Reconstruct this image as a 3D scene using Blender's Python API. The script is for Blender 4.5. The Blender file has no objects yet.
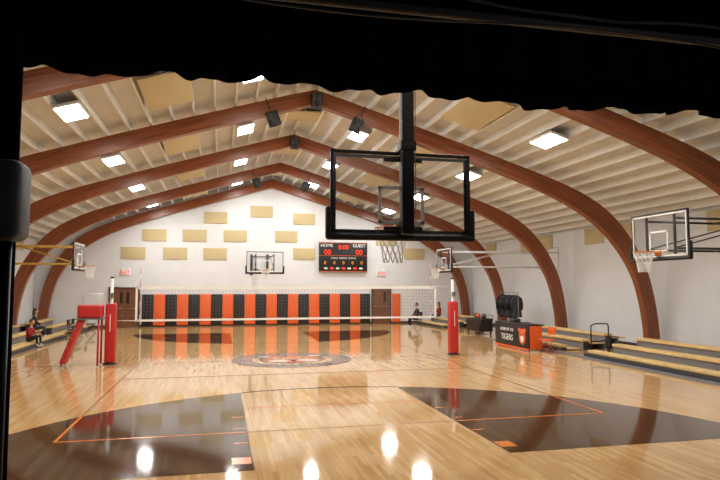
import bpy, bmesh, math, random
from mathutils import Vector, Matrix, Euler
random.seed(7)
scene = bpy.context.scene
scene.view_settings.view_transform = 'Standard'
PI = math.pi

# ------------------------------------------------------------------ materials
def srgb(c):
    out = []
    for v in c[:3]:
        v = v/255.0
        out.append(v/12.92 if v <= 0.04045 else ((v+0.055)/1.055)**2.4)
    return (out[0], out[1], out[2], 1.0)

def mat(name, col, rough=0.5, metal=0.0, var=0.06, scale=6.0, emit=None, estr=0.0, coat=0.0, bump=0.0, spec=0.5):
    m = bpy.data.materials.new(name); m.use_nodes = True
    nt = m.node_tree; n = nt.nodes; l = nt.links
    b = n['Principled BSDF']
    c = srgb(col)
    b.inputs['Roughness'].default_value = rough
    b.inputs['Metallic'].default_value = metal
    b.inputs['Coat Weight'].default_value = coat
    b.inputs['Specular IOR Level'].default_value = spec
    tc = n.new('ShaderNodeTexCoord')
    ns = n.new('ShaderNodeTexNoise'); ns.inputs['Scale'].default_value = scale; ns.inputs['Detail'].default_value = 4
    l.new(tc.outputs['Object'], ns.inputs['Vector'])
    rp = n.new('ShaderNodeValToRGB')
    rp.color_ramp.elements[0].position = 0.3; rp.color_ramp.elements[1].position = 0.7
    rp.color_ramp.elements[0].color = tuple(max(0, x*(1-var)) for x in c[:3])+(1,)
    rp.color_ramp.elements[1].color = tuple(min(1, x*(1+var)) for x in c[:3])+(1,)
    l.new(ns.outputs['Fac'], rp.inputs['Fac']); l.new(rp.outputs['Color'], b.inputs['Base Color'])
    if bump:
        bp = n.new('ShaderNodeBump'); bp.inputs['Strength'].default_value = bump
        l.new(ns.outputs['Fac'], bp.inputs['Height']); l.new(bp.outputs['Normal'], b.inputs['Normal'])
    if emit:
        b.inputs['Emission Color'].default_value = srgb(emit)
        b.inputs['Emission Strength'].default_value = estr
    return m

def wood_floor(name, c1, c2, c3, rough=0.09, mul=.5):
    m = bpy.data.materials.new(name); m.use_nodes = True
    nt = m.node_tree; n = nt.nodes; l = nt.links
    b = n['Principled BSDF']
    geo = n.new('ShaderNodeNewGeometry')
    sep = n.new('ShaderNodeSeparateXYZ'); l.new(geo.outputs['Position'], sep.inputs[0])
    cmb = n.new('ShaderNodeCombineXYZ'); l.new(sep.outputs['Y'], cmb.inputs['X']); l.new(sep.outputs['X'], cmb.inputs['Y'])
    br = n.new('ShaderNodeTexBrick'); l.new(cmb.outputs[0], br.inputs['Vector'])
    br.inputs['Scale'].default_value = 1.0
    br.inputs['Brick Width'].default_value = 0.9; br.inputs['Row Height'].default_value = 0.065
    br.inputs['Mortar Size'].default_value = 0.001; br.inputs['Mortar Smooth'].default_value = 0.3
    br.inputs['Color1'].default_value = srgb(c1); br.inputs['Color2'].default_value = srgb(c2)
    br.inputs['Mortar'].default_value = srgb(c3)
    br.inputs['Bias'].default_value = -0.1
    mp = n.new('ShaderNodeMapping'); mp.inputs['Scale'].default_value = (0.9, 14, 1)
    l.new(cmb.outputs[0], mp.inputs['Vector'])
    ns = n.new('ShaderNodeTexNoise'); ns.inputs['Scale'].default_value = 1.2; ns.inputs['Detail'].default_value = 5
    l.new(mp.outputs[0], ns.inputs['Vector'])
    rp = n.new('ShaderNodeValToRGB')
    rp.color_ramp.elements[0].position = 0.3; rp.color_ramp.elements[1].position = 0.72
    rp.color_ramp.elements[0].color = (0.70, 0.64, 0.56, 1); rp.color_ramp.elements[1].color = (1.1, 1.1, 1.1, 1)
    l.new(ns.outputs['Fac'], rp.inputs['Fac'])
    mx = n.new('ShaderNodeMix'); mx.data_type = 'RGBA'; mx.blend_type = 'MULTIPLY'; mx.inputs[0].default_value = mul
    l.new(br.outputs['Color'], mx.inputs[6]); l.new(rp.outputs['Color'], mx.inputs[7])
    l.new(mx.outputs[2], b.inputs['Base Color'])
    b.inputs['Roughness'].default_value = rough
    b.inputs['Specular IOR Level'].default_value = 0.6
    n2 = n.new('ShaderNodeTexNoise'); n2.inputs['Scale'].default_value = 1.2; n2.inputs['Detail'].default_value = 1
    l.new(geo.outputs['Position'], n2.inputs['Vector'])
    bp = n.new('ShaderNodeBump'); bp.inputs['Strength'].default_value = 0.012; bp.inputs['Distance'].default_value = 0.03
    l.new(n2.outputs['Fac'], bp.inputs['Height']); l.new(bp.outputs['Normal'], b.inputs['Normal'])
    return m

def beam_wood(name, ca, cb, rough=0.35):
    m = bpy.data.materials.new(name); m.use_nodes = True
    nt = m.node_tree; n = nt.nodes; l = nt.links
    b = n['Principled BSDF']
    uv = n.new('ShaderNodeUVMap')
    mp = n.new('ShaderNodeMapping'); mp.inputs['Scale'].default_value = (0.7, 22, 1)
    l.new(uv.outputs[0], mp.inputs['Vector'])
    ns = n.new('ShaderNodeTexNoise'); ns.inputs['Scale'].default_value = 1.0; ns.inputs['Detail'].default_value = 5
    l.new(mp.outputs[0], ns.inputs['Vector'])
    rp = n.new('ShaderNodeValToRGB')
    rp.color_ramp.elements[0].position = 0.32; rp.color_ramp.elements[1].position = 0.68
    rp.color_ramp.elements[0].color = srgb(ca); rp.color_ramp.elements[1].color = srgb(cb)
    l.new(ns.outputs['Fac'], rp.inputs['Fac']); l.new(rp.outputs['Color'], b.inputs['Base Color'])
    b.inputs['Roughness'].default_value = rough
    return m

def glass_mat(name):
    m = bpy.data.materials.new(name); m.use_nodes = True
    nt = m.node_tree; n = nt.nodes; l = nt.links
    n.remove(n['Principled BSDF'])
    tr = n.new('ShaderNodeBsdfTransparent'); tr.inputs['Color'].default_value = (0.93, 0.95, 0.95, 1)
    gl = n.new('ShaderNodeBsdfGlossy'); gl.inputs['Roughness'].default_value = 0.02
    df = n.new('ShaderNodeBsdfDiffuse'); df.inputs['Color'].default_value = (0.8, 0.82, 0.82, 1)
    lw = n.new('ShaderNodeLayerWeight'); lw.inputs['Blend'].default_value = 0.5
    pw = n.new('ShaderNodeMath'); pw.operation = 'POWER'; pw.inputs[1].default_value = 4.0
    mm = n.new('ShaderNodeMath'); mm.operation = 'MULTIPLY_ADD'; mm.inputs[1].default_value = 0.6; mm.inputs[2].default_value = 0.07
    l.new(lw.outputs['Facing'], pw.inputs[0]); l.new(pw.outputs[0], mm.inputs[0])
    ns = n.new('ShaderNodeTexNoise'); ns.inputs['Scale'].default_value = 3
    ml = n.new('ShaderNodeMath'); ml.operation = 'MULTIPLY'; ml.inputs[1].default_value = 0.09
    l.new(ns.outputs['Fac'], ml.inputs[0])
    m1 = n.new('ShaderNodeMixShader'); m2 = n.new('ShaderNodeMixShader')
    l.new(ml.outputs[0], m1.inputs[0]); l.new(tr.outputs[0], m1.inputs[1]); l.new(df.outputs[0], m1.inputs[2])
    l.new(mm.outputs[0], m2.inputs[0]); l.new(m1.outputs[0], m2.inputs[1]); l.new(gl.outputs[0], m2.inputs[2])
    l.new(m2.outputs[0], n['Material Output'].inputs['Surface'])
    return m

MW = mat('wall_paint', (220, 223, 226), 0.7, var=0.03, scale=1.5)
MCEIL = mat('ceiling_paint', (208, 211, 212), 0.8, var=0.05, scale=2)
MPUR = mat('purlin_paint', (236, 238, 236), 0.7, var=0.04, scale=3)
MFLOOR = wood_floor('maple_floor', (214, 178, 128), (192, 149, 97), (136, 98, 60), .07, .35)
MDARK = wood_floor('stained_floor', (84, 60, 42), (62, 44, 31), (30, 20, 14), 0.07, .6)
MBEAM = beam_wood('glulam_wood', (104, 52, 26), (154, 86, 48))
MTAN = mat('acoustic_fabric', (208, 196, 162), 0.95, var=0.05, scale=20)
MTAN2 = mat('acoustic_fabric_wall', (196, 180, 138), 0.95, var=0.05, scale=20)
MBLK = mat('black_steel', (16, 16, 18), 0.4, var=0.1)
MBPAD = mat('black_pad', (14, 14, 15), 0.55, var=0.1)
MVBLK = mat('black_vinyl', (24, 23, 24), 0.45, var=0.1)
MORG = mat('orange_vinyl', (228, 98, 40), 0.45, var=0.05)
MOPAINT = mat('orange_paint', (214, 120, 40), 0.2, var=0.05)
MRED = mat('red_vinyl', (186, 36, 34), 0.5, var=0.08)
MWHT = mat('white_plastic', (235, 235, 232), 0.5, var=0.02)
MNET = mat('net_cord', (240, 240, 236), 0.8, var=0.03)
MNETB = mat('net_dark_cord', (120, 120, 120), 0.8, var=0.03)
MSTEEL = mat('steel', (150, 150, 152), 0.35, metal=0.8, var=0.05)
MPIPE = mat('grey_painted_pipe', (120, 120, 124), 0.5, var=0.05)
MYEL = mat('yellow_steel', (190, 152, 62), 0.45, var=0.05)
MCURT = mat('velvet_curtain', (34, 36, 62), 0.95, var=0.2, scale=12, spec=0.1)
MPLANK = mat('bleacher_plank', (224, 192, 130), 0.4, var=0.12, scale=4)
MGREY = mat('grey_riser', (118, 116, 118), 0.6, var=0.08)
MDGREY = mat('dark_grey_plastic', (52, 54, 58), 0.6, var=0.08)
MSPK = mat('speaker_grey', (120, 122, 132), 0.6, var=0.08)
MDOOR = mat('door_wood', (112, 72, 46), 0.45, var=0.15, scale=5)
MFRAME = mat('door_frame_paint', (66, 48, 36), 0.5)
MGLASS = glass_mat('backboard_glass')
MLAMP = mat('lamp_tubes', (255, 255, 255), 0.5, emit=(255, 252, 246), estr=26.0)
MLEDR = mat('led_red', (120, 10, 5), 0.5, emit=(255, 60, 20), estr=1.5)
MLEDG = mat('led_amber', (120, 80, 5), 0.5, emit=(255, 150, 30), estr=1.0)
MEXIT = mat('exit_red', (180, 20, 15), 0.5, emit=(255, 40, 25), estr=.8)
MBLUE = mat('blue_plastic', (36, 70, 130), 0.45)
MSKIN = mat('skin', (196, 146, 118), 0.55, var=0.04)
MHAIR = mat('hair_brown', (52, 34, 24), 0.7, var=0.2, scale=40)
MJEAN = mat('denim', (42, 52, 78), 0.85, var=0.1, scale=30)
MSHB = mat('shirt_black', (26, 26, 30), 0.85, var=0.1, scale=30)
MSHR = mat('shirt_red', (150, 34, 30), 0.85, var=0.1, scale=30)
MSHOE = mat('shoe', (200, 200, 200), 0.6)
MEYE = mat('eye_dark', (20, 15, 12), 0.3)
MLIP = mat('lips', (150, 80, 75), 0.5)
MSTAGE = mat('stage_floor_wood', (60, 42, 28), 0.5, var=0.2, scale=3)
MSTW = mat('stage_wall_paint', (38, 36, 36), 0.85)

# ------------------------------------------------------------------ mesh builder
class M:
    def __init__(s, name):
        s.name = name; s.v = []; s.f = []; s.mi = []; s.sm = []; s.mats = []
    def mid(s, m):
        if m not in s.mats: s.mats.append(m)
        return s.mats.index(m)
    def add(s, vs, fs, m, smooth=False, mx=None):
        o = len(s.v); k = s.mid(m)
        for p in vs:
            p = Vector(p)
            if mx is not None: p = mx @ p
            s.v.append(p)
        for f in fs:
            s.f.append([i+o for i in f]); s.mi.append(k); s.sm.append(smooth)
    def box(s, c, d, m, bev=0.0, rot=None, mx=None):
        T = Matrix.Translation(Vector(c))
        if rot is not None: T = T @ Euler(rot).to_matrix().to_4x4()
        if mx is not None: T = mx @ T
        if bev <= 0:
            x, y, z = d[0]/2, d[1]/2, d[2]/2
            vs = [(-x,-y,-z),(x,-y,-z),(x,y,-z),(-x,y,-z),(-x,-y,z),(x,-y,z),(x,y,z),(-x,y,z)]
            s.add(vs, [(0,3,2,1),(4,5,6,7),(0,1,5,4),(1,2,6,5),(2,3,7,6),(3,0,4,7)], m, False, T)
        else:
            bm = bmesh.new(); bmesh.ops.create_cube(bm, size=1)
            for v in bm.verts: v.co = Vector((v.co.x*d[0], v.co.y*d[1], v.co.z*d[2]))
            bmesh.ops.bevel(bm, geom=list(bm.edges), offset=min(bev, min(d)*0.45), segments=3, profile=0.5, affect='EDGES')
            bm.verts.index_update()
            s.add([v.co.copy() for v in bm.verts], [[v.index for v in f.verts] for f in bm.faces], m, True, T)
            bm.free()
    def tube(s, pts, r, m, seg=8, closed=False, caps=True):
        pts = [Vector(p) for p in pts]; n = len(pts)
        rs = r if isinstance(r, (list, tuple)) else [r]*n
        vs = []; fs = []
        up = None
        for i, p in enumerate(pts):
            if closed: t = (pts[(i+1) % n]-pts[i-1])
            elif i == 0: t = pts[1]-pts[0]
            elif i == n-1: t = pts[-1]-pts[-2]
            else: t = (pts[i+1]-pts[i]).normalized()+(pts[i]-pts[i-1]).normalized()
            if t.length < 1e-9: t = Vector((0,0,1))
            t.normalize()
            if up is None:
                up = Vector((0,0,1)) if abs(t.z) < 0.9 else Vector((1,0,0))
            a = t.cross(up)
            if a.length < 1e-6: a = t.cross(Vector((0,1,0)))
            a.normalize(); b = a.cross(t).normalized(); up = b
            for k in range(seg):
                an = 2*PI*k/seg
                vs.append(p + a*math.cos(an)*rs[i] + b*math.sin(an)*rs[i])
        rng = n if closed else n-1
        for i in range(rng):
            for k in range(seg):
                i2 = (i+1) % n
                fs.append((i*seg+k, i*seg+(k+1) % seg, i2*seg+(k+1) % seg, i2*seg+k))
        if caps and not closed:
            fs.append(tuple(range(seg-1, -1, -1))); fs.append(tuple((n-1)*seg+k for k in range(seg)))
        s.add(vs, fs, m, True)
    def cyl(s, p0, p1, r, m, seg=16, r2=None):
        s.tube([p0, p1], [r, r if r2 is None else r2], m, seg)
    def ell(s, c, r, m, seg=14, rings=9, rot=None):
        vs = []; fs = []
        R = Euler(rot).to_matrix() if rot else Matrix.Identity(3)
        for i in range(rings+1):
            th = PI*i/rings
            for k in range(seg):
                ph = 2*PI*k/seg
                vs.append(Vector(c)+R@Vector((r[0]*math.sin(th)*math.cos(ph), r[1]*math.sin(th)*math.sin(ph), r[2]*math.cos(th))))
        for i in range(rings):
            for k in range(seg):
                fs.append((i*seg+k, (i+1)*seg+k, (i+1)*seg+(k+1) % seg, i*seg+(k+1) % seg))
        s.add(vs, fs, m, True)
    def text(s, txt, size, m, mx, extrude=0.005, sx=1.0):
        cu = bpy.data.curves.new('t', 'FONT'); cu.body = txt; cu.size = size; cu.extrude = extrude
        cu.align_x = 'CENTER'; cu.align_y = 'CENTER'
        ob = bpy.data.objects.new('t', cu); scene.collection.objects.link(ob)
        dg = bpy.context.evaluated_depsgraph_get(); dg.update()
        me = bpy.data.meshes.new_from_object(ob.evaluated_get(dg))
        s.add([(v.co.x*sx, v.co.y, v.co.z) for v in me.vertices], [list(p.vertices) for p in me.polygons], m, False, mx)
        bpy.data.objects.remove(ob); bpy.data.meshes.remove(me); bpy.data.curves.remove(cu)
    def done(s, loc=(0,0,0), rz=0.0):
        me = bpy.data.meshes.new(s.name)
        me.from_pydata([tuple(v) for v in s.v], [], s.f); 
        for m in s.mats: me.materials.append(m)
        me.polygons.foreach_set('material_index', s.mi)
        me.polygons.foreach_set('use_smooth', s.sm)
        me.update()
        ob = bpy.data.objects.new(s.name, me); scene.collection.objects.link(ob)
        ob.location = loc; ob.rotation_euler = (0, 0, rz)
        return ob

# ------------------------------------------------------------------ layout
XR = 2.77      # ridge
XC = 2.17      # court centre line
YC = 18.8      # centre of court
WL, WR = -9.7, 15.24
YF = 35.0      # far wall
YN = 3.6       # proscenium wall
SL = 0.305
ZR = 8.72      # roof deck underside at ridge
def roofz(x): return ZR - SL*abs(x-XR)

# floor
fl = M('floor'); fl.add([(WL-.3, 3.4, 0), (WR+.3, 3.4, 0), (WR+.3, YF+.3, 0), (WL-.3, YF+.3, 0)], [(0,1,2,3)], MFLOOR); fl.done()

# walls
w = M('wall_left'); w.box((WL-.1, (YN+YF)/2, 2.5), (.2, YF-YN+.4, 5.0), MW); w.done()
w = M('wall_right'); w.box((WR+.1, (YN+YF)/2, 2.5), (.2, YF-YN+.4, 5.0), MW); w.done()
def gable(name, y0, y1, m, xs):
    g = M(name)
    for (xa, xb, zb) in xs:
        pts = [xa]
        if xa < XR < xb: pts.append(XR)
        pts.append(xb)
        prof = [(xa, zb), (xb, zb)] + [(x, roofz(x)+.05) for x in reversed(pts)]
        n = len(prof)
        vs = [(p[0], y0, p[1]) for p in prof]+[(p[0], y1, p[1]) for p in prof]
        fs = [tuple(range(n)), tuple(range(2*n-1, n-1, -1))]+[(i, i+n, (i+1) % n+n, (i+1) % n) for i in range(n)]
        g.add(vs, fs, m)
    return g.done()
gable('wall_far', YF, YF+.2, MW, [(WL, WR, 0)])
gable('wall_near', YN-.2, YN, MW, [(WL, -3.6, 0), (-3.6, 9.2, 4.4), (9.2, WR, 0)])
bb = M('baseboard_far'); bb.box(((WL+WR)/2, YF-.015, .06), (WR-WL, .03, .12), MFRAME); bb.done()
bb = M('baseboard_left'); bb.box((WL+.015, (YN+YF)/2, .06), (.03, YF-YN, .12), MFRAME); bb.done()
bb = M('baseboard_right'); bb.box((WR-.015, (YN+YF)/2, .06), (.03, YF-YN, .12), MFRAME); bb.done()

# ceiling deck + purlins
c = M('ceiling')
for sgn, xe in ((-1, WL-.2), (1, WR+.2)):
    vs = [(XR, YN-.3, ZR), (XR, YF+.3, ZR), (xe, YF+.3, roofz(xe)), (xe, YN-.3, roofz(xe))]
    vs += [(v[0], v[1], v[2]+.15) for v in vs]
    c.add(vs, [(0,1,2,3),(7,6,5,4),(0,3,7,4),(1,5,6,2),(2,6,7,3)], MCEIL)
c.done()
p = M('ceiling_purlins')
for i in range(-20, 21):
    x = XR + i*0.61
    if x < WL+.05 or x > WR-.05: continue
    p.box((x, (YN+YF)/2, roofz(x)-.105), (.05, YF-YN, .22), MPUR)
p.done()

# ------------------------------------------------------------------ glulam arches
LOW = [(0,7.95),(3.44,6.92),(6.24,6.05),(8.0,5.42),(9.2,4.84),(10.05,4.25),(10.75,3.5),(11.25,2.7),(11.52,1.9),(11.68,1.0),(11.76,0)]
def catmull(P, n=6):
    out = []
    for i in range(len(P)-1):
        p0 = Vector(P[max(i-1,0)]); p1 = Vector(P[i]); p2 = Vector(P[i+1]); p3 = Vector(P[min(i+2,len(P)-1)])
        if i == 0: p0 = p1-(p2-p1)
        if i == len(P)-2: p3 = p2+(p2-p1)
        for k in range(n):
            t = k/n
            out.append(0.5*((2*p1)+(-p0+p2)*t+(2*p0-5*p1+4*p2-p3)*t*t+(-p0+3*p1-3*p2+p3)*t**3))
    out.append(Vector(P[-1])); return out
low = catmull(LOW)
def arch(y, th=.27):
    me = bpy.data.meshes.new('glulam_arch'); bm = bmesh.new(); uvl = bm.loops.layers.uv.new('UVMap')
    L = 0; lens = [0]
    for i in range(1, len(low)):
        L += (low[i]-low[i-1]).length; lens.append(L)
    for sg in (-1, 1):
        rings = []
        for i, p in enumerate(low):
            if i == 0: t = low[1]-low[0]
            elif i == len(low)-1: t = Vector((0, -1))
            else: t = low[i+1]-low[i-1]
            t.normalize(); nrm = Vector((-t.y, t.x))
            if i == 0: nrm = Vector((0, 1))
            if i == len(low)-1: nrm = Vector((1, 0))
            f = lens[i]/L
            d = .46+.16*math.exp(-((f-.68)/.14)**2)
            q = p+nrm*d
            r = []
            for (a, yy) in ((p, y-th/2), (q, y-th/2), (q, y+th/2), (p, y+th/2)):
                r.append(bm.verts.new((XR+sg*a.x, yy, max(a.y, 0))))
            rings.append((r, lens[i], d))
        for i in range(len(rings)-1):
            ra, la, da = rings[i]; rb, lb, db = rings[i+1]
            for k in range(4):
                k2 = (k+1) % 4
                f = bm.faces.new((ra[k], ra[k2], rb[k2], rb[k]))
                a, b = [(0, .5), (.5, .77), (.5, 0), (0, -.27)][k]
                off = 1.3*k+20*sg+y
                for lp, (u, v) in zip(f.loops, ((la, a), (la, b), (lb, b), (lb, a))):
                    lp[uvl].uv = (u+off, v)
        bm.faces.new(rings[-1][0])
    bmesh.ops.recalc_face_normals(bm, faces=bm.faces)
    bm.to_mesh(me); bm.free(); me.materials.append(MBEAM)
    ob = bpy.data.objects.new('glulam_arch', me); scene.collection.objects.link(ob)
ARCH_Y = [6.9, 12.65, 18.4, 24.15, 29.9, 34.86]
for y in ARCH_Y: arch(y)

# ------------------------------------------------------------------ lights
BAYS = [9.8, 15.45, 21.25, 27.0, 32.5]
for y in BAYS:
    for x in (-3.6, .74, 4.8, 9.14):
        zc = roofz(x)-.34
        tilt = SL if x < XR else -SL
        ang = -math.atan(tilt)
        f = M('high_bay_light')
        f.box((0, 0, .05), (.62, 1.22, .07), MWHT, .01)
        f.box((0, 0, .12), (.12, .5, .09), MDGREY)
        for k in range(6):
            f.box((-.235+.094*k, 0, .008), (.06, 1.14, .014), MLAMP)
        ob = f.done((x, y, zc)); ob.rotation_euler = (0, ang, 0)
        la = bpy.data.lights.new('high_bay_lamp', 'AREA'); la.shape = 'RECTANGLE'; la.size = .56; la.size_y = 1.14
        la.energy = 106; la.color = (1.0, .975, .935)
        lo = bpy.data.objects.new('high_bay_lamp', la); scene.collection.objects.link(lo)
        lo.parent = ob; lo.location = (0, 0, -.012)

# acoustic ceiling panels
for y in BAYS:
    for x in (-1.4, 6.9):
        a = M('ceiling_acoustic_panel'); a.box((0,0,0), (1.22, 2.44, .05), MTAN, .01)
        ob = a.done((x, y, roofz(x)-.28)); ob.rotation_euler = (0, -math.atan(SL if x < XR else -SL), 0)
    a = M('ceiling_acoustic_panel'); a.box((0,0,0), (1.5, 1.22, .05), MTAN, .01)
    a.done((XR, y, ZR-.32))

# ------------------------------------------------------------------ wall acoustic panels (far)
def wp(px, py):
    k = (px-222)/615.7
    X = k*.9745*YF/(1-.224*k); D = .9745*YF+.224*X
    return X, 2.3+(285-py)*D/600
pn = [(261,211.5),(215,217.5),(304,219),(154,235),(194,235.5),(235,236),(286,236.5),(133,253),(175,253.5),(215,254),(304,254),(414,254),(386,240)]
for (px, py) in pn:
    X, Z = wp(px, py)
    a = M('wall_acoustic_panel'); a.box((0,0,0), (1.28, .05, .66), MTAN2, .01); a.done((X, YF-.025, Z))
for y in (9.5, 15.6, 20.4, 22.3, 26.2, 28.0, 32.2):
    a = M('wall_acoustic_panel'); a.box((0,0,0), (.05, 1.28, .66), MTAN2, .01); a.done((WR-.025, y, 4.35))
    a = M('wall_acoustic_panel'); a.box((0,0,0), (.05, 1.28, .66), MTAN2, .01); a.done((WL+.025, y, 4.35))

# ------------------------------------------------------------------ wall pads far
wpd = M('wall_safety_pads')
x0 = -4.25; pw = .615
for i in range(21):
    wpd.box((x0+pw*(i+.5), YF-.05, .93), (pw-.012, .08, 1.7), MVBLK if i % 2 == 0 else MORG, .02)
wpd.done()
wpd = M('wall_safety_pads'); wpd.box((10.28, YF-.05, .93), (.5, .08, 1.7), MORG, .02); wpd.done()

# doors
def door(name, xa, xb, leaves):
    d = M(name); h = 2.12
    d.box((xa+.03, YF-.05, h/2), (.08, .1, h), MFRAME); d.box((xb-.03, YF-.05, h/2), (.08, .1, h), MFRAME)
    d.box(((xa+xb)/2, YF-.05, h+.03), (xb-xa+.04, .1, .08), MFRAME)
    lw = (xb-xa-.12)/leaves
    for i in range(leaves):
        cx = xa+.06+lw*(i+.5)
        d.box((cx, YF-.035, h/2), (lw-.01, .05, h-.02), MDOOR)
        d.box((cx, YF-.07, 1.02), (lw-.16, .05, .05), MSTEEL, .01)
        d.box((cx+(.2 if i == 0 else -.2), YF-.063, 1.6), (.14, .01, .6), MBLK)
    d.done()
    e = M('exit_sign'); cx = (xa+xb)/2
    e.box((cx, YF-.05, 2.98), (.5, .08, .26), MWHT, .01)
    e.text('EXIT', .24, MEXIT, Matrix.Translation((cx, YF-.1, 2.98)) @ Matrix.Rotation(PI/2, 4, 'X'))
    e.box((cx-.16, YF-.06, 3.18), (.13, .1, .12), MWHT, .02); e.box((cx+.16, YF-.06, 3.18), (.13, .1, .12), MWHT, .02)
    e.done()
door('door_1', -5.95, -4.35, 2)
door('door_2', 8.75, 9.95, 1)

# ------------------------------------------------------------------ scoreboard
s = M('scoreboard')
sx0, sx1, sz0, sz1 = 5.55, 8.45, 3.08, 4.82
cx = (sx0+sx1)/2; cz = (sz0+sz1)/2
s.box((cx, YF-.1, cz), (sx1-sx0, .2, sz1-sz0), MVBLK, .02)
TX = lambda x, z: Matrix.Translation((x, YF-.212, z)) @ Matrix.Rotation(PI/2, 4, 'X')
s.text('HOME', .26, MWHT, TX(cx-1.0, sz1-.2)); s.text('GUEST', .26, MWHT, TX(cx+.95, sz1-.2))
s.text('8:00', .36, MLEDR, TX(cx, sz1-.3)); s.text('00', .42, MLEDR, TX(cx-.95, sz1-.6)); s.text('00', .42, MLEDR, TX(cx+.95, sz1-.6))
for k in range(5):
    s.text('0', .26, MLEDG, TX(cx-1.1+.55*k, sz0+.52))
s.text('FOULS  PERIOD  BONUS', .14, MWHT, TX(cx, sz0+.8))
for k in range(7): s.box((cx-1.05+.35*k, YF-.205, sz0+.2), (.2, .01, .1), MLEDR if k % 2 else MWHT)
for (a, b, c_, d_) in ((cx, sz0+.02, sx1-sx0, .03), (cx, sz1-.02, sx1-sx0, .03), (cx, sz0+.95, sx1-sx0, .02)):
    s.box((a, YF-.205, b), (c_, .02, d_), MORG)
s.done()

# ------------------------------------------------------------------ basketball hoops
def hoop(name, loc, rz, mount, L=5.0, wallmat=None, tr=.028):
    h = M(name); W = 1.83; z0, z1 = 2.90, 3.97
    zc = (z0+z1)/2
    hw = W/2-.02; 
    h.add([(-hw, -.01, z0+.02), (hw, -.01, z0+.02), (hw, -.01, z1-.02), (-hw, -.01, z1-.02)], [(0,1,2,3)], MGLASS)
    for sx in (-1, 1):
        h.box((sx*(W/2-.02), -.02, zc), (.04, .05, z1-z0), MBLK, .008)
    h.box((0, -.02, z1-.02), (W, .05, .04), MBLK, .008)
    h.box((0, -.02, z0+.02), (W, .05, .045), MBLK, .008)
    # painted shooter's square and white outline
    for (a, b, c_, d_) in ((0, 3.52, .61, .045), (0, 3.08, .61, .045), (-.28, 3.3, .045, .46), (.28, 3.3, .045, .46)):
        h.box((a, -.001, b), (c_, .004, d_), MWHT)
    for (a, b, c_, d_) in ((0, z1-.065, W-.1, .04), (0, z0+.065, W-.1, .04), (-hw+.035, zc, .04, z1-z0-.1), (hw-.035, zc, .04, z1-z0-.1)):
        h.box((a, -.001, b), (c_, .004, d_), MBLK if mount == 'mast' else MWHT)
    # edge padding
    h.box((0, -.02, z0-.01), (W+.1, .10, .08), MBPAD, .03)
    for sx in (-1, 1):
        h.box((sx*(W/2+.02), -.02, z0+.16), (.07, .10, .40), MBPAD, .03)
    # rim
    rc = Vector((0, .40, 3.05)); R = .2286
    h.tube([rc+Vector((R*math.cos(2*PI*k/28), R*math.sin(2*PI*k/28), 0)) for k in range(28)], .010, MOPAINT, 8, closed=True)
    h.box((0, .02, 3.02), (.16, .03, .12), MOPAINT, .005)
    h.box((0, .10, 3.035), (.14, .15, .02), MOPAINT)
    for sx in (-1, 1): h.tube([(sx*.07, .03, 2.98), (sx*.10, .12, 3.0), (sx*.15, .23, 3.04)], .009, MOPAINT, 6)
    NS = 12
    for dirn in (-1, 1):
        for k in range(NS):
            pts = []
            for j in range(7):
                t = j/6
                a = 2*PI*(k/NS)+dirn*t*2*PI/NS*2.5
                rr = R*(1-t)+.125*t - .02*math.sin(PI*t)
                pts.append(rc+Vector((rr*math.cos(a), rr*math.sin(a), -.46*t)))
            h.tube(pts, .0065, MNET, 4, caps=False)
    ms = wallmat or MBLK
    if mount == 'mast':
        top = roofz(loc[0])-.02
        h.box((0.03, -.14, (2.92+top)/2), (.155, .15, top-2.92), MBLK, .015)
        for z in (3.0, 3.86):
            h.box((0, -.07, z), (.5, .05, .05), MBLK, .01)
        h.box((0.03, -.14, 4.02), (.2, .19, .12), MBLK, .01)
        h.tube([(0.03, -.2, 4.9), (0.03, -2.6, roofz(loc[0])-.3)], .04, MBLK, 10)
        h.box((.03, -.1, 5.4), (.19, .21, .5), MDGREY, .01)
        h.tube([(.125, -.2, 3.0), (.125, -.2, 5.0), (.125, -.2, 7.9)], .006, MPIPE, 6)
    else:
        for z in (3.12, 3.80):
            for sx in (-1, 1):
                h.tube([(sx*.45, -.06, z), (sx*.45, -L, z)], tr, ms, 10)
        for sx in (-1, 1):
            h.box((sx*.45, -.06, zc), (.05, .05, 1.0), MBLK, .008)
            h.box((sx*.45, -L+.02, 3.46), (.14, .04, 1.2), ms)
            h.tube([(sx*.45, -L+.04, 4.05), (sx*.45, -L*.45, 3.8)], tr*.6, ms, 8)
            h.tube([(sx*.45, -.1, 3.14), (sx*.45, -L*.5, 3.78)], tr*.55, ms, 8)
        for yy in (-L*.35, -L*.7):
            h.tube([(-.45, yy, 3.8), (.45, yy, 3.8)], tr*.7, ms, 8); h.tube([(-.45, yy, 3.12), (.45, yy, 3.12)], tr*.7, ms, 8)
    return h.done((loc[0], loc[1], 0), rz)
hoop('basketball_hoop', (2.19, 7.2), 0, 'mast')
hoop('basketball_hoop', (2.10, 30.35), PI, 'wall', YF-30.35)
hoop('basketball_hoop', (9.77, 11.87), PI/2, 'wall', WR-9.77)
hoop('basketball_hoop', (9.77, 25.6), PI/2, 'wall', WR-9.77, MW, .022)
hoop('basketball_hoop', (-5.5, 25.6), -PI/2, 'wall', -5.5-WL, MYEL)
hoop('basketball_hoop', (-5.5, 11.87), -PI/2, 'wall', -5.5-WL, MYEL)

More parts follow.
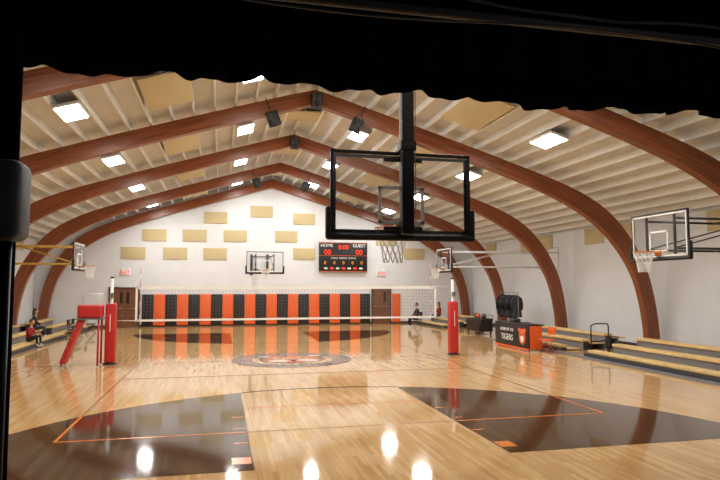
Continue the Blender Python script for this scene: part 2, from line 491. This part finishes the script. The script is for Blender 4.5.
# ------------------------------------------------------------------ floor markings
LH = 1.73
def zone(name, yc, sg):
    z = M(name); r = 6.12; y0 = .36
    for sx in (-1, 1):
        pts = [(sx*LH, y0)]
        a0 = math.acos(LH/r); a1 = math.asin(y0/r)
        arc = [(sx*r*math.cos(a1+(a0-a1)*k/48), r*math.sin(a1+(a0-a1)*k/48)) for k in range(49)]
        pts = pts+arc
        z.add([(XC+p[0], yc+sg*p[1], .002) for p in pts], [list(range(len(pts))) if sx*sg > 0 else list(range(len(pts)))[::-1]], MDARK)
    return z.done()
zone('three_point_area_stain', 7.40, 1)
zone('three_point_area_stain', 2*YC-7.40, -1)

ln = M('court_lines')
def line(x0, y0, x1, y1, wd=.05, m=MOPAINT, z=.004):
    a = Vector((x0, y0, z)); b = Vector((x1, y1, z)); t = (b-a).normalized(); n = Vector((-t.y, t.x, 0))*wd/2
    ln.add([a-n, b-n, b+n, a+n], [(0,1,2,3)], m)
VX0, VX1, VY0, VY1 = XC-4.5-.02, XC+4.57, YC-9.05, YC+9.05
MLD = mat('line_brown', (158, 108, 64), 0.2)
for (xx) in (VX0, VX1):
    line(xx, VY0, xx, VY0+1.75); line(xx, VY1, xx, VY1-1.75); line(xx, VY0+1.75, xx, VY1-1.75, .04, MLD)
for yy in (VY0, VY1):
    line(VX0, yy, XC-LH, yy); line(XC+LH, yy, VX1, yy); line(XC-LH, yy, XC+LH, yy, .04, MLD)
for yy in (YC-3, YC+3): line(VX0, yy, VX1, yy, .05, MLD)
line(XC-7.62, YC, XC+7.62, YC, .05, MLD)
for sg in (1, -1):
    yc = YC-sg*(YC-7.35)
    line(XC-LH, yc+sg*4.25, XC+LH, yc+sg*4.25, .045, MOPAINT)
    # arc edge between lane sides
    r = 6.12; n = 24; a0 = math.acos(LH/r)
    for k in range(n):
        a = a0+(PI-2*a0)*k/n; b = a0+(PI-2*a0)*(k+1)/n
        line(XC+r*math.cos(a), yc+sg*(.05+r*math.sin(a)), XC+r*math.cos(b), yc+sg*(.05+r*math.sin(b)), .09, MDARK, .003)
    for sx in (-1, 1):
        X = XC+sx*LH
        line(X+sx*.02, yc+sg*.85, X+sx*.27, yc+sg*.85, .3)
        for q in (1.75, 2.65, 3.5): line(X+sx*.02, yc+sg*q, X+sx*.22, yc+sg*q, .05)
ln.done()

# centre logo : tiger head
lg = M('center_court_logo')
def disc(cx, cy, rx, ry, m, z, a0=0, a1=2*PI, n=40, inner=None):
    if inner is None:
        lg.add([(cx+rx*math.cos(a0+(a1-a0)*k/n), cy+ry*math.sin(a0+(a1-a0)*k/n), z) for k in range(n)], [list(range(n))], m)
    else:
        vs = []; fs = []
        for k in range(n+1):
            a = a0+(a1-a0)*k/n
            vs += [(cx+rx*math.cos(a), cy+ry*math.sin(a), z), (cx+rx*inner*math.cos(a), cy+ry*inner*math.sin(a), z)]
        for k in range(n): fs.append((2*k, 2*k+2, 2*k+3, 2*k+1))
        lg.add(vs, fs, m)
MLG = mat('logo_grey', (128, 118, 112), 0.15); MLW = mat('logo_white', (214, 200, 178), 0.15); MLB = mat('logo_black', (48, 38, 34), 0.15)
MLO = mat('logo_orange', (196, 122, 64), 0.15)
disc(XC, YC, 1.83, 1.83, MLB, .005, n=64, inner=.965)
disc(XC, YC, 1.74, 1.74, MLG, .004, n=64, inner=.72)
disc(XC, YC+.1, 1.02, .95, MLB, .005); disc(XC, YC+.1, .95, .88, MLO, .006)
for sx in (-1, 1):
    disc(XC+sx*.80, YC+.82, .32, .32, MLB, .0055); disc(XC+sx*.80, YC+.82, .2, .2, MLW, .007)
    disc(XC+sx*.34, YC-.35, .42, .32, MLW, .007); disc(XC+sx*.38, YC+.28, .2, .11, MLW, .007); disc(XC+sx*.36, YC+.28, .08, .09, MLB, .008)
    for k in range(3):
        y = YC+.05+.28*k
        lg.add([(XC+sx*.95, y+.12, .008), (XC+sx*.5, y, .008), (XC+sx*.97, y-.06, .008)], [(0,1,2)], MLB)
    lg.add([(XC+sx*.05, YC+.95, .008), (XC+sx*.12, YC+.5, .008), (XC+sx*.28, YC+.92, .008)], [(0,1,2)], MLB)
disc(XC, YC-.15, .2, .13, MLB, .009); disc(XC, YC-.62, .3, .16, MRED, .0075)
lg.text('TIGERS', .62, MLB, Matrix.Translation((XC, YC-1.25, .009)), 0.0, 1.1)
lg.done()

# ------------------------------------------------------------------ volleyball net system
VY = YC+.1
net = M('volleyball_net')
nx0, nx1, nz0, nz1 = -2.45, 6.9, 1.22, 2.26
net.box(((nx0+nx1)/2, VY, nz1-.04), (nx1-nx0, .012, .09), MNET)
net.box(((nx0+nx1)/2, VY, nz0+.03), (nx1-nx0, .012, .06), MNET)
for xx in (nx0, nx1): net.box((xx, VY, (nz0+nz1)/2), (.06, .012, nz1-nz0), MNET)
k = nx0
while k < nx1:
    net.box((k, VY, (nz0+nz1)/2), (.004, .004, nz1-nz0), MNETB); k += .1
for j in range(1, 10): net.box(((nx0+nx1)/2, VY, nz0+.1*j), (nx1-nx0, .004, .004), MNETB)
for xx in (VX0, VX1):
    for q in range(9): net.cyl((xx, VY-.02, nz0+.2*q), (xx, VY-.02, nz0+.2*q+.2), .007, MRED if q % 2 else MWHT, 8)
PX0, PX1 = -3.14, 7.52
for (xe, px) in ((nx0, PX0+.15), (nx1, PX1-.15)):
    for z in (nz1-.02, nz0+.03): net.tube([(xe, VY, z), (px, VY, z)], .008, MNET, 6)
net.done()
for px in (PX0, PX1):
    q = M('volleyball_post')
    q.cyl((px, VY, 0.012), (px, VY, 2.5), .045, MWHT, 16); q.cyl((px, VY, 2.5), (px, VY, 2.54), .055, MBLK, 16)
    q.box((px, VY, .90), (.29, .29, 1.72), MRED, .05)
    q.cyl((px, VY, 0.012), (px, VY, .04), .2, MBLK, 20)
    q.box((px, VY-.15, 1.2), (.02, .01, .5), MWHT)
    q.box((px, VY-.08, 2.0), (.1, .1, .16), MSTEEL, .01); q.tube([(px, VY-.13, 2.0), (px+.1, VY-.16, 2.08)], .01, MBLK, 6)
    q.done()
# referee stand (padded)
r = M('referee_stand')
sx = PX0-.50
r.box((sx, VY-.3, 1.55), (.62, .62, .36), MRED, .05)
r.box((sx, VY-.3, 1.34), (.66, .66, .04), MSTEEL)
for dy in (-.24, .24):
    r.tube([(sx-.22, VY-.3+dy, 1.34), (sx-.70, VY-.3+dy, .03)], .028, MSTEEL, 8)
    r.tube([(sx+.26, VY-.3+dy, 1.34), (sx+.26, VY-.3+dy, .03)], .028, MRED, 8)
    r.tube([(sx-.28, VY-.3+dy, 1.7), (sx-.28, VY-.3+dy, 2.05), (sx+.26, VY-.3+dy, 2.05), (sx+.26, VY-.3+dy, 1.7)], .012, MWHT, 6)
L = math.hypot(.48, 1.3); a = math.atan2(.48, 1.3)
r.box((sx-.46, VY-.3, .70), (.13, .56, L*.93), MRED, .04, rot=(0, a, 0))
for k in range(4):
    t = .2+.2*k
    r.tube([(sx-.24-.48*t, VY-.60, 1.34-1.3*t), (sx-.24-.48*t, VY, 1.34-1.3*t)], .02, MSTEEL, 8)
r.done()

# ------------------------------------------------------------------ bleachers
def bleacher(xf, sgn, ya, yb):
    b = M('bleacher'); L = yb-ya; yc = (ya+yb)/2
    rows = [(0.15, .20), (1.05, .38), (1.95, .56)]
    b.box((xf+sgn*.02, yc, .05), (.05, L, .1), MDGREY)
    for (dx, z) in rows:
        b.box((xf+sgn*(dx+.16), yc, z-.045), (.34, L, .09), MPLANK, .012)
        b.box((xf+sgn*(dx+.05), yc, z/2-.04), (.03, L, z-.08), MGREY)
        b.box((xf+sgn*(dx+.62), yc, z-.16), (.54, L, .03), MPLANK)
        n = max(2, int(L/1.8))
        for k in range(n+1):
            y = ya+.05+(L-.1)*k/n
            b.box((xf+sgn*(dx+.18), y, (z-.08)/2), (.22, .04, z-.08), MDGREY)
    b.box((xf+sgn*2.5, yc, .23), (.06, L, .44), MGREY)
    b.done()
for (a, b_) in ((5.8, 17.5), (19.2, 23.7), (30.6, 34.5)): bleacher(11.45, 1, a, b_)
for (a, b_) in ((5.8, 17.4), (19.3, 29.0), (30.8, 34.5)): bleacher(-6.6, -1, a, b_)
fm = M('rubber_floor_runner'); fm.box((11.27, 15.0, .008), (.32, 18.4, .016), MGREY); fm.done()

hr = M('handrail')
hr.tube([(12.0, 17.9, .02), (12.0, 17.9, .95), (12.06, 17.75, 1.02), (12.5, 17.75, 1.02), (12.55, 17.75, .95), (12.55, 17.75, .5), (12.3, 17.9, .42), (12.0, 17.9, .42)], .024, MBLK, 8)
hr.cyl((12.0, 17.9, 0), (12.0, 17.9, .02), .07, MBLK, 12)
hr.tube([(12.55, 17.75, .5), (12.55, 17.75, .02)], .024, MBLK, 8)
hr.done()

# ------------------------------------------------------------------ scorer's table
t = M('scorers_table')
tx, ty, tl, th = 10.40, 20.4, 2.6, .92
t.box((tx+.28, ty, th-.02), (.62, tl, .04), MVBLK, .01)
t.box((tx, ty, th/2+.03), (.05, tl, th-.1), MVBLK, .01)
t.box((tx+.25, ty-tl/2+.03, th/2+.02), (.5, .04, th-.1), MORG, .01)
t.box((tx+.25, ty+tl/2-.03, th/2+.02), (.5, .04, th-.1), MORG, .01)
t.box((tx-.03, ty, .06), (.02, tl, .06), MORG)
TM = Matrix(((0,0,-1,0),(-1,0,0,0),(0,1,0,0),(0,0,0,1)))
def tmx(x, y, z): return Matrix.Translation((x, y, z)) @ TM
t.text('TIGERS', .30, MWHT, tmx(tx-.032, ty+.32, .38), .004)
t.text('HOME OF THE', .16, MWHT, tmx(tx-.032, ty+.32, .66), .004)
t.ell((tx-.03, ty-.85, .48), (.015, .24, .28), MORG); t.ell((tx-.04, ty-.85, .40), (.015, .12, .12), MWHT)
for sx in (-1, 1): t.ell((tx-.035, ty-.85+sx*.2, .70), (.015, .08, .08), MORG); t.ell((tx-.045, ty-.85+sx*.1, .54), (.01, .035, .03), MVBLK)
for yy in (-1.2, 1.2):
    for xx in (.05, .52): t.cyl((tx+xx, ty+yy, 0), (tx+xx, ty+yy, th-.04), .02, MSTEEL, 8)
t.box((tx+.35, ty+.4, th+.06), (.28, .38, .12), MDGREY, .02)
t.done()

def chair(loc, rz, m):
    c = M('folding_chair')
    c.box((0, 0, .44), (.42, .40, .035), m, .012)
    c.box((0, -.20, .74), (.42, .03, .24), m, .012, rot=(-.1, 0, 0))
    for sx in (-.2, .2):
        c.tube([(sx, -.22, .86), (sx, -.17, .45), (sx, .20, .01)], .012, MBLK if m != MORG else MORG, 8)
        c.tube([(sx, .15, .44), (sx, -.22, .01)], .012, MBLK if m != MORG else MORG, 8)
    c.tube([(-.2, .16, .07), (.2, .16, .07)], .009, MBLK, 6); c.tube([(-.2, -.19, .07), (.2, -.19, .07)], .009, MBLK, 6)
    c.done(loc, rz)
chair((10.80, 18.65, 0), PI/2, MORG)
chair((-6.0, 27.3, 0), -PI/2, MBPAD); chair((-6.0, 28.1, 0), -PI/2, MBPAD); chair((-6.05, 31.0, 0), -PI/2, MBPAD)
chair((10.3, 31.0, 0), PI/2, MBPAD)

b = M('trash_can')
b.tube([(0,0,0), (0,0,.02), (0,0,.62)], [.17, .18, .23], MBLUE, 20); b.tube([(0,0,.60), (0,0,.66)], [.25, .25], MBLUE, 20); b.cyl((0,0,.655), (0,0,.665), .2, MDGREY, 20)
b.done((13.0, 24.3, 0))

# equipment cart and garment rack in front of right wall
e = M('equipment_cart')
e.box((0, 0, .42), (.7, 1.5, .55), MVBLK, .04); e.box((0, 0, .72), (.74, 1.54, .05), MDGREY, .01)
for sx in (-.28, .28):
    for sy in (-.65, .65): e.cyl((sx-.02, sy, .07), (sx+.02, sy, .07), .07, MBLK, 14); e.cyl((sx, sy, .08), (sx, sy, .18), .015, MSTEEL, 8)
e.tube([(-.3, -.76, .5), (-.3, -.9, .9), (.3, -.9, .9), (.3, -.76, .5)], .015, MSTEEL, 8)
for k in range(3): e.ell((.05*(-1)**k, -.45+.42*k, .85), (.12, .12, .12), MDGREY if k != 1 else MORG)
e.done((11.9, 26.6, 0))
g = M('garment_rack')
g.tube([(0, -.95, .1), (0, -.95, 1.95), (0, .95, 1.95), (0, .95, .1)], .02, MSTEEL, 8)
for sy in (-.95, .95):
    g.tube([(-.28, sy, .1), (.28, sy, .1)], .02, MSTEEL, 8)
    for sx in (-.26, .26): g.ell((sx, sy, .05), (.02, .05, .05), MBLK)
for k in range(9):
    y = -.82+.2*k; zt = 1.82; ln_ = .95+.25*random.random()
    ns = 12; vs = []; fs = []
    for j, (zz, wx, wy) in enumerate(((zt, .03, .02), (zt-.06, .13, .05), (zt-.14, .22, .07), (zt-.5, .2, .08), (zt-ln_, .24, .09))):
        for i in range(ns):
            aa = 2*PI*i/ns; rr = 1+.12*math.sin(3*aa+k+j)
            vs.append((wx*rr*math.cos(aa), y+wy*rr*math.sin(aa), zz))
    for j in range(4):
        for i in range(ns): fs.append((j*ns+i, (j+1)*ns+i, (j+1)*ns+(i+1) % ns, j*ns+(i+1) % ns))
    g.add(vs, fs, MBPAD if k % 3 else MDGREY, True)
    g.tube([(0, y, 1.97), (0, y, zt-.02)], .005, MSTEEL, 6)
    for sx in (-1, 1): g.tube([(sx*.2, y, zt-.14), (sx*.27, y, zt-.4), (sx*.26, y, zt-.7)], [.055, .05, .04], MBPAD if k % 3 else MDGREY, 8)
g.done((13.6, 26.9, 0))

# ------------------------------------------------------------------ ceiling speakers
def speaker(x, y, z, yaw, pitch=.5):
    s = M('ceiling_speaker')
    s.box((0,0,0), (.42, .36, .62), MBPAD, .03)
    s.box((0,-.185,0), (.36, .02, .56), MDGREY, .005)
    s.cyl((0,-.19,-.1), (0,-.205,-.1), .13, MBLK, 20); s.cyl((0,-.19,.17), (0,-.205,.17), .06, MBLK, 16)
    s.tube([(-.23, 0, 0), (-.25, 0, .4), (.25, 0, .4), (.23, 0, 0)], .015, MBLK, 8)
    s.tube([(0, 0, .4), (0, 0, .9)], .02, MBLK, 8)
    ob = s.done((x, y, z)); ob.rotation_euler = (pitch, 0, yaw); ob.scale = (.74, .74, .74)
speaker(1.45, 18.1, 7.35, -.9); speaker(4.05, 18.1, 7.30, .9); speaker(XR, 18.05, 7.98, 0, .2)
speaker(XR, 23.8, 7.98, 0, .2); speaker(1.6, 29.6, 7.3, -.9); speaker(4.0, 29.6, 7.2, .9)

# ------------------------------------------------------------------ people
def person(loc, rz, shirt, pants, sc=1.0, seat=.45, hair=MHAIR, longhair=False, lean=0.0):
    P = {'pel': (0,0,seat+.10,.125), 'sp': (0,.01+lean*.3,seat+.29,.115), 'ch': (0,.02+lean*.7,seat+.46,.135), 'nk': (0,.03+lean,seat+.60,.052), 'hb': (0,.05+lean,seat+.70,.05)}
    E = [('pel','sp'),('sp','ch'),('ch','nk'),('nk','hb')]
    kz = max(seat+.09, .46)
    for s_, sg in (('l',-1),('r',1)):
        P['sh'+s_] = (sg*.165, .01+lean*.9, seat+.53, .062); P['el'+s_] = (sg*.22, .12+lean*.6, seat+.29, .042); P['wr'+s_] = (sg*.12, .32, max(seat+.205, kz+.085), .027)
        P['hp'+s_] = (sg*.09, .05, seat+.08, .088); P['kn'+s_] = (sg*.14, .42, kz, .06); P['an'+s_] = (sg*.14, .44, .09, .038); P['to'+s_] = (sg*.15, .59, .04, .035)
        E += [('ch','sh'+s_),('sh'+s_,'el'+s_),('el'+s_,'wr'+s_),('pel','hp'+s_),('hp'+s_,'kn'+s_),('kn'+s_,'an'+s_),('an'+s_,'to'+s_)]
    names = list(P); idx = {n_: i for i, n_ in enumerate(names)}
    me = bpy.data.meshes.new('sk'); me.from_pydata([P[n_][:3] for n_ in names], [(idx[a], idx[b_]) for a, b_ in E], [])
    ob = bpy.data.objects.new('sk', me); scene.collection.objects.link(ob)
    ob.modifiers.new('Skin', 'SKIN'); sb = ob.modifiers.new('Sub', 'SUBSURF'); sb.levels = 2; sb.render_levels = 2
    for i, n_ in enumerate(names):
        d = me.skin_vertices[0].data[i]; d.radius = (P[n_][3], P[n_][3]); d.use_root = (n_ == 'pel')
    dg = bpy.context.evaluated_depsgraph_get(); dg.update()
    ev = bpy.data.meshes.new_from_object(ob.evaluated_get(dg))
    def region(c):
        best = None; bd = 9
        for a, b_ in E:
            pa = Vector(P[a][:3]); pb = Vector(P[b_][:3]); t_ = max(0, min(1, (c-pa).dot(pb-pa)/(pb-pa).length_squared))
            d = (c-(pa+(pb-pa)*t_)).length-(P[a][3]*(1-t_)+P[b_][3]*t_)
            if d < bd: bd = d; best = (a, b_, t_)
        a, b_, t_ = best
        if b_ == 'hb' or (a == 'ch' and b_ == 'nk' and t_ > .8): return MSKIN
        if a.startswith('el') and t_ > .75: return MSKIN
        if a.startswith('an') or (a.startswith('kn') and t_ > .88): return MSHOE
        if a == 'pel' and b_ != 'sp' or a.startswith('hp') or a.startswith('kn'): return pants
        if a == 'pel' and t_ < .25: return pants
        return shirt
    h = M('seated_person')
    groups = {}
    for p_ in ev.polygons: groups.setdefault(region(p_.center), []).append(list(p_.vertices))
    h.v += [v.co.copy() for v in ev.vertices]
    for m_, fl_ in groups.items():
        k_ = h.mid(m_)
        for f_ in fl_: h.f.append(f_); h.mi.append(k_); h.sm.append(True)
    bpy.data.objects.remove(ob); bpy.data.meshes.remove(ev)
    hx, hy, hz = 0, .06+lean, seat+.80
    h.ell((hx, hy, hz), (.074, .092, .112), MSKIN, 20, 14)
    h.ell((hx, hy+.02, hz-.06), (.052, .066, .055), MSKIN, 16, 10)
    h.ell((hx, hy-.018, hz+.022), (.082, .094, .108), hair, 20, 14)
    if longhair: h.ell((hx, hy-.06, hz-.08), (.085, .055, .15), hair, 16, 12)
    h.tube([(0, hy+.088, hz+.01), (0, hy+.108, hz-.025), (0, hy+.09, hz-.032)], [.008, .014, .01], MSKIN, 8)
    for sg in (-1, 1):
        h.ell((sg*.03, hy+.083, hz+.008), (.012, .008, .007), MWHT, 10, 8); h.ell((sg*.03, hy+.09, hz+.008), (.006, .004, .006), MEYE, 8, 6)
        h.ell((sg*.076, hy, hz-.005), (.012, .02, .03), MSKIN, 10, 8)
    h.ell((0, hy+.082, hz-.062), (.024, .01, .007), MLIP, 10, 6)
    for s_, sg in (('l',-1),('r',1)):
        wr = Vector(P['wr'+s_][:3]); d = Vector((-sg*.02, .12, -.045)).normalized()
        h.ell(wr+d*.05, (.038, .05, .018), MSKIN, 12, 8)
        for k_ in range(4):
            o = wr+d*.085+Vector(((k_-1.5)*.019, 0, 0)); ln2 = (.06, .072, .068, .052)[k_]
            h.tube([o, o+d*ln2*.5+Vector((0,0,.004)), o+d*ln2+Vector((0,0,-.02))], [.009, .0085, .007], MSKIN, 6)
        o = wr+d*.03+Vector((-sg*.035, 0, 0)); h.tube([o, o+d*.03+Vector((-sg*.02,0,0)), o+d*.06+Vector((-sg*.022,0,-.01))], [.011, .01, .008], MSKIN, 6)
    o_ = h.done(loc, rz); o_.scale = (sc, sc, sc)
    return o_
person((-6.98, 24.7, 0.0), -PI/2-.2, MSHR, MSHB, .92, .21, lean=.08)
person((-7.80, 28.3, .03), -PI/2+.2, MSHB, MJEAN, 1.0, .35, longhair=True)
person((10.3, 31.0, 0), PI/2, MSHB, MSHB, 1.0, .44)
person((12.68, 34.0, 0.03), PI/2, MSHR, MJEAN, 1.0, .35, longhair=True)

# ------------------------------------------------------------------ stage: floor, curtains, pipe, speaker
st = M('stage'); st.box((2.8, .44, .375), (13.18, 5.86, .75), MSTAGE); st.done()
w = M('wall_stage_back'); w.box((2.8, -2.6, 2.7), (13.2, .2, 5.4), MSTW); w.done()
w = M('wall_stage_left'); w.box((-3.9, .4, 2.7), (.2, 6.0, 5.4), MSTW); w.done()
w = M('wall_stage_right'); w.box((9.5, .4, 2.7), (.2, 6.0, 5.4), MSTW); w.done()
w = M('ceiling_stage'); w.box((2.8, .4, 5.5), (13.6, 6.0, .2), MSTW); w.done()
wl = M('added_stage_fill_fixture')  # made-up fixture, added only to carry the fill lamp below
wl.cyl((0,0,.02), (0,0,.12), .05, MDGREY, 14); wl.cyl((0,0,-.06), (0,0,.03), .16, MDGREY, 20, .07); wl.ell((0,0,-.05), (.05,.05,.05), MWHT); wl.cyl((0,0,.1), (0,0,.5), .01, MBLK, 6)
wo = wl.done((3.0, -1.2, 4.9))
la = bpy.data.lights.new('added_stage_fill_lamp', 'AREA'); la.shape = 'DISK'; la.size = .25; la.energy = 14; la.color = (.9, .93, 1)  # added fill behind the camera, lifts the curtains out of black
lo = bpy.data.objects.new('added_stage_fill_lamp', la); scene.collection.objects.link(lo); lo.parent = wo; lo.location = (0, 0, -.12)

def curtain(name, xa, xb, yb, ztop, zfun, amp, wl, nz=14):
    c = M(name); n = int((xb-xa)/.02); vs = []; fs = []
    for i in range(n+1):
        x = xa+(xb-xa)*i/n
        zb = zfun(x)
        ph = 2*PI*x/wl+1.3*math.sin(x*1.7)+.7*math.sin(x*4.1)
        for j in range(nz+1):
            t_ = j/nz
            a_ = amp*(.55+.45*(1-t_))
            vs.append((x+.01*math.sin(ph*.5+t_*3), yb+a_*math.sin(ph)+.3*a_*math.sin(2.3*ph+t_*2), zb+(ztop-zb)*t_))
    for i in range(n):
        for j in range(nz): fs.append((i*(nz+1)+j, (i+1)*(nz+1)+j, (i+1)*(nz+1)+j+1, i*(nz+1)+j+1))
    c.add(vs, fs, MCURT, True)
    ob = c.done(); md = ob.modifiers.new('Solid', 'SOLIDIFY'); md.thickness = .01
    return ob
def zval(x):
    return 3.39+.030*abs(math.sin(x*3.6+.9*math.sin(x*2.3)))+.014*math.sin(x*2.1+1)+.008*math.sin(x*13)+.004*math.sin(x*41)
curtain('stage_valance_curtain', -3.5, 9.15, 3.28, 4.7, zval, .04, .30)
curtain('stage_leg_curtain', -3.5, -.90, 3.02, 4.6, lambda x: .77, .05, .3)
pb = M('stage_batten_pipe')
pb.tube([(-3.75, 2.75, 3.66), (9.35, 2.75, 3.66)], .024, MPIPE, 10)
pb.tube([(-3.75+.1*i, 2.70+.01*math.sin(i), 3.71+.02*math.sin(i*.31)) for i in range(131)], .008, MPIPE, 6)
pb.tube([(-3.75+.1*i, 2.72, 3.62+.025*math.sin(i*.23+1)) for i in range(131)], .006, MPIPE, 6)
for x in (-3, 0, 3, 6, 9): pb.tube([(x, 2.75, 3.66), (x, 2.75, 5.39)], .012, MBLK, 6)
pb.done()
sp = M('stage_speaker')
sp.box((0,0,2.645), (.13, .18, .33), MSPK, .04); sp.box((0,.095,2.645), (.10, .01, .27), MBLK, .004)
sp.cyl((0,0,.8), (0,0,2.50), .018, MBLK, 12)
for k in range(3):
    a = 2*PI*k/3; sp.tube([(0,0,1.3), (.3*math.cos(a), .3*math.sin(a), .765)], .012, MBLK, 8)
sp.done((-.86, 2.72, 0))

# ------------------------------------------------------------------ world + camera
wd = bpy.data.worlds.new('World'); scene.world = wd; wd.use_nodes = True
wd.node_tree.nodes['Background'].inputs[0].default_value = (.02, .022, .028, 1)
wd.node_tree.nodes['Background'].inputs[1].default_value = 1.0
cd = bpy.data.cameras.new('Camera'); cam = bpy.data.objects.new('Camera', cd); scene.collection.objects.link(cam)
cd.sensor_width = 36; cd.lens = 30; cd.clip_start = .05; cd.clip_end = 200
psi = math.atan(138/600); th = math.atan(45/600)
cam.location = (0, 0, 2.3); cam.rotation_euler = (PI/2+th, 0, -psi)
scene.camera = cam
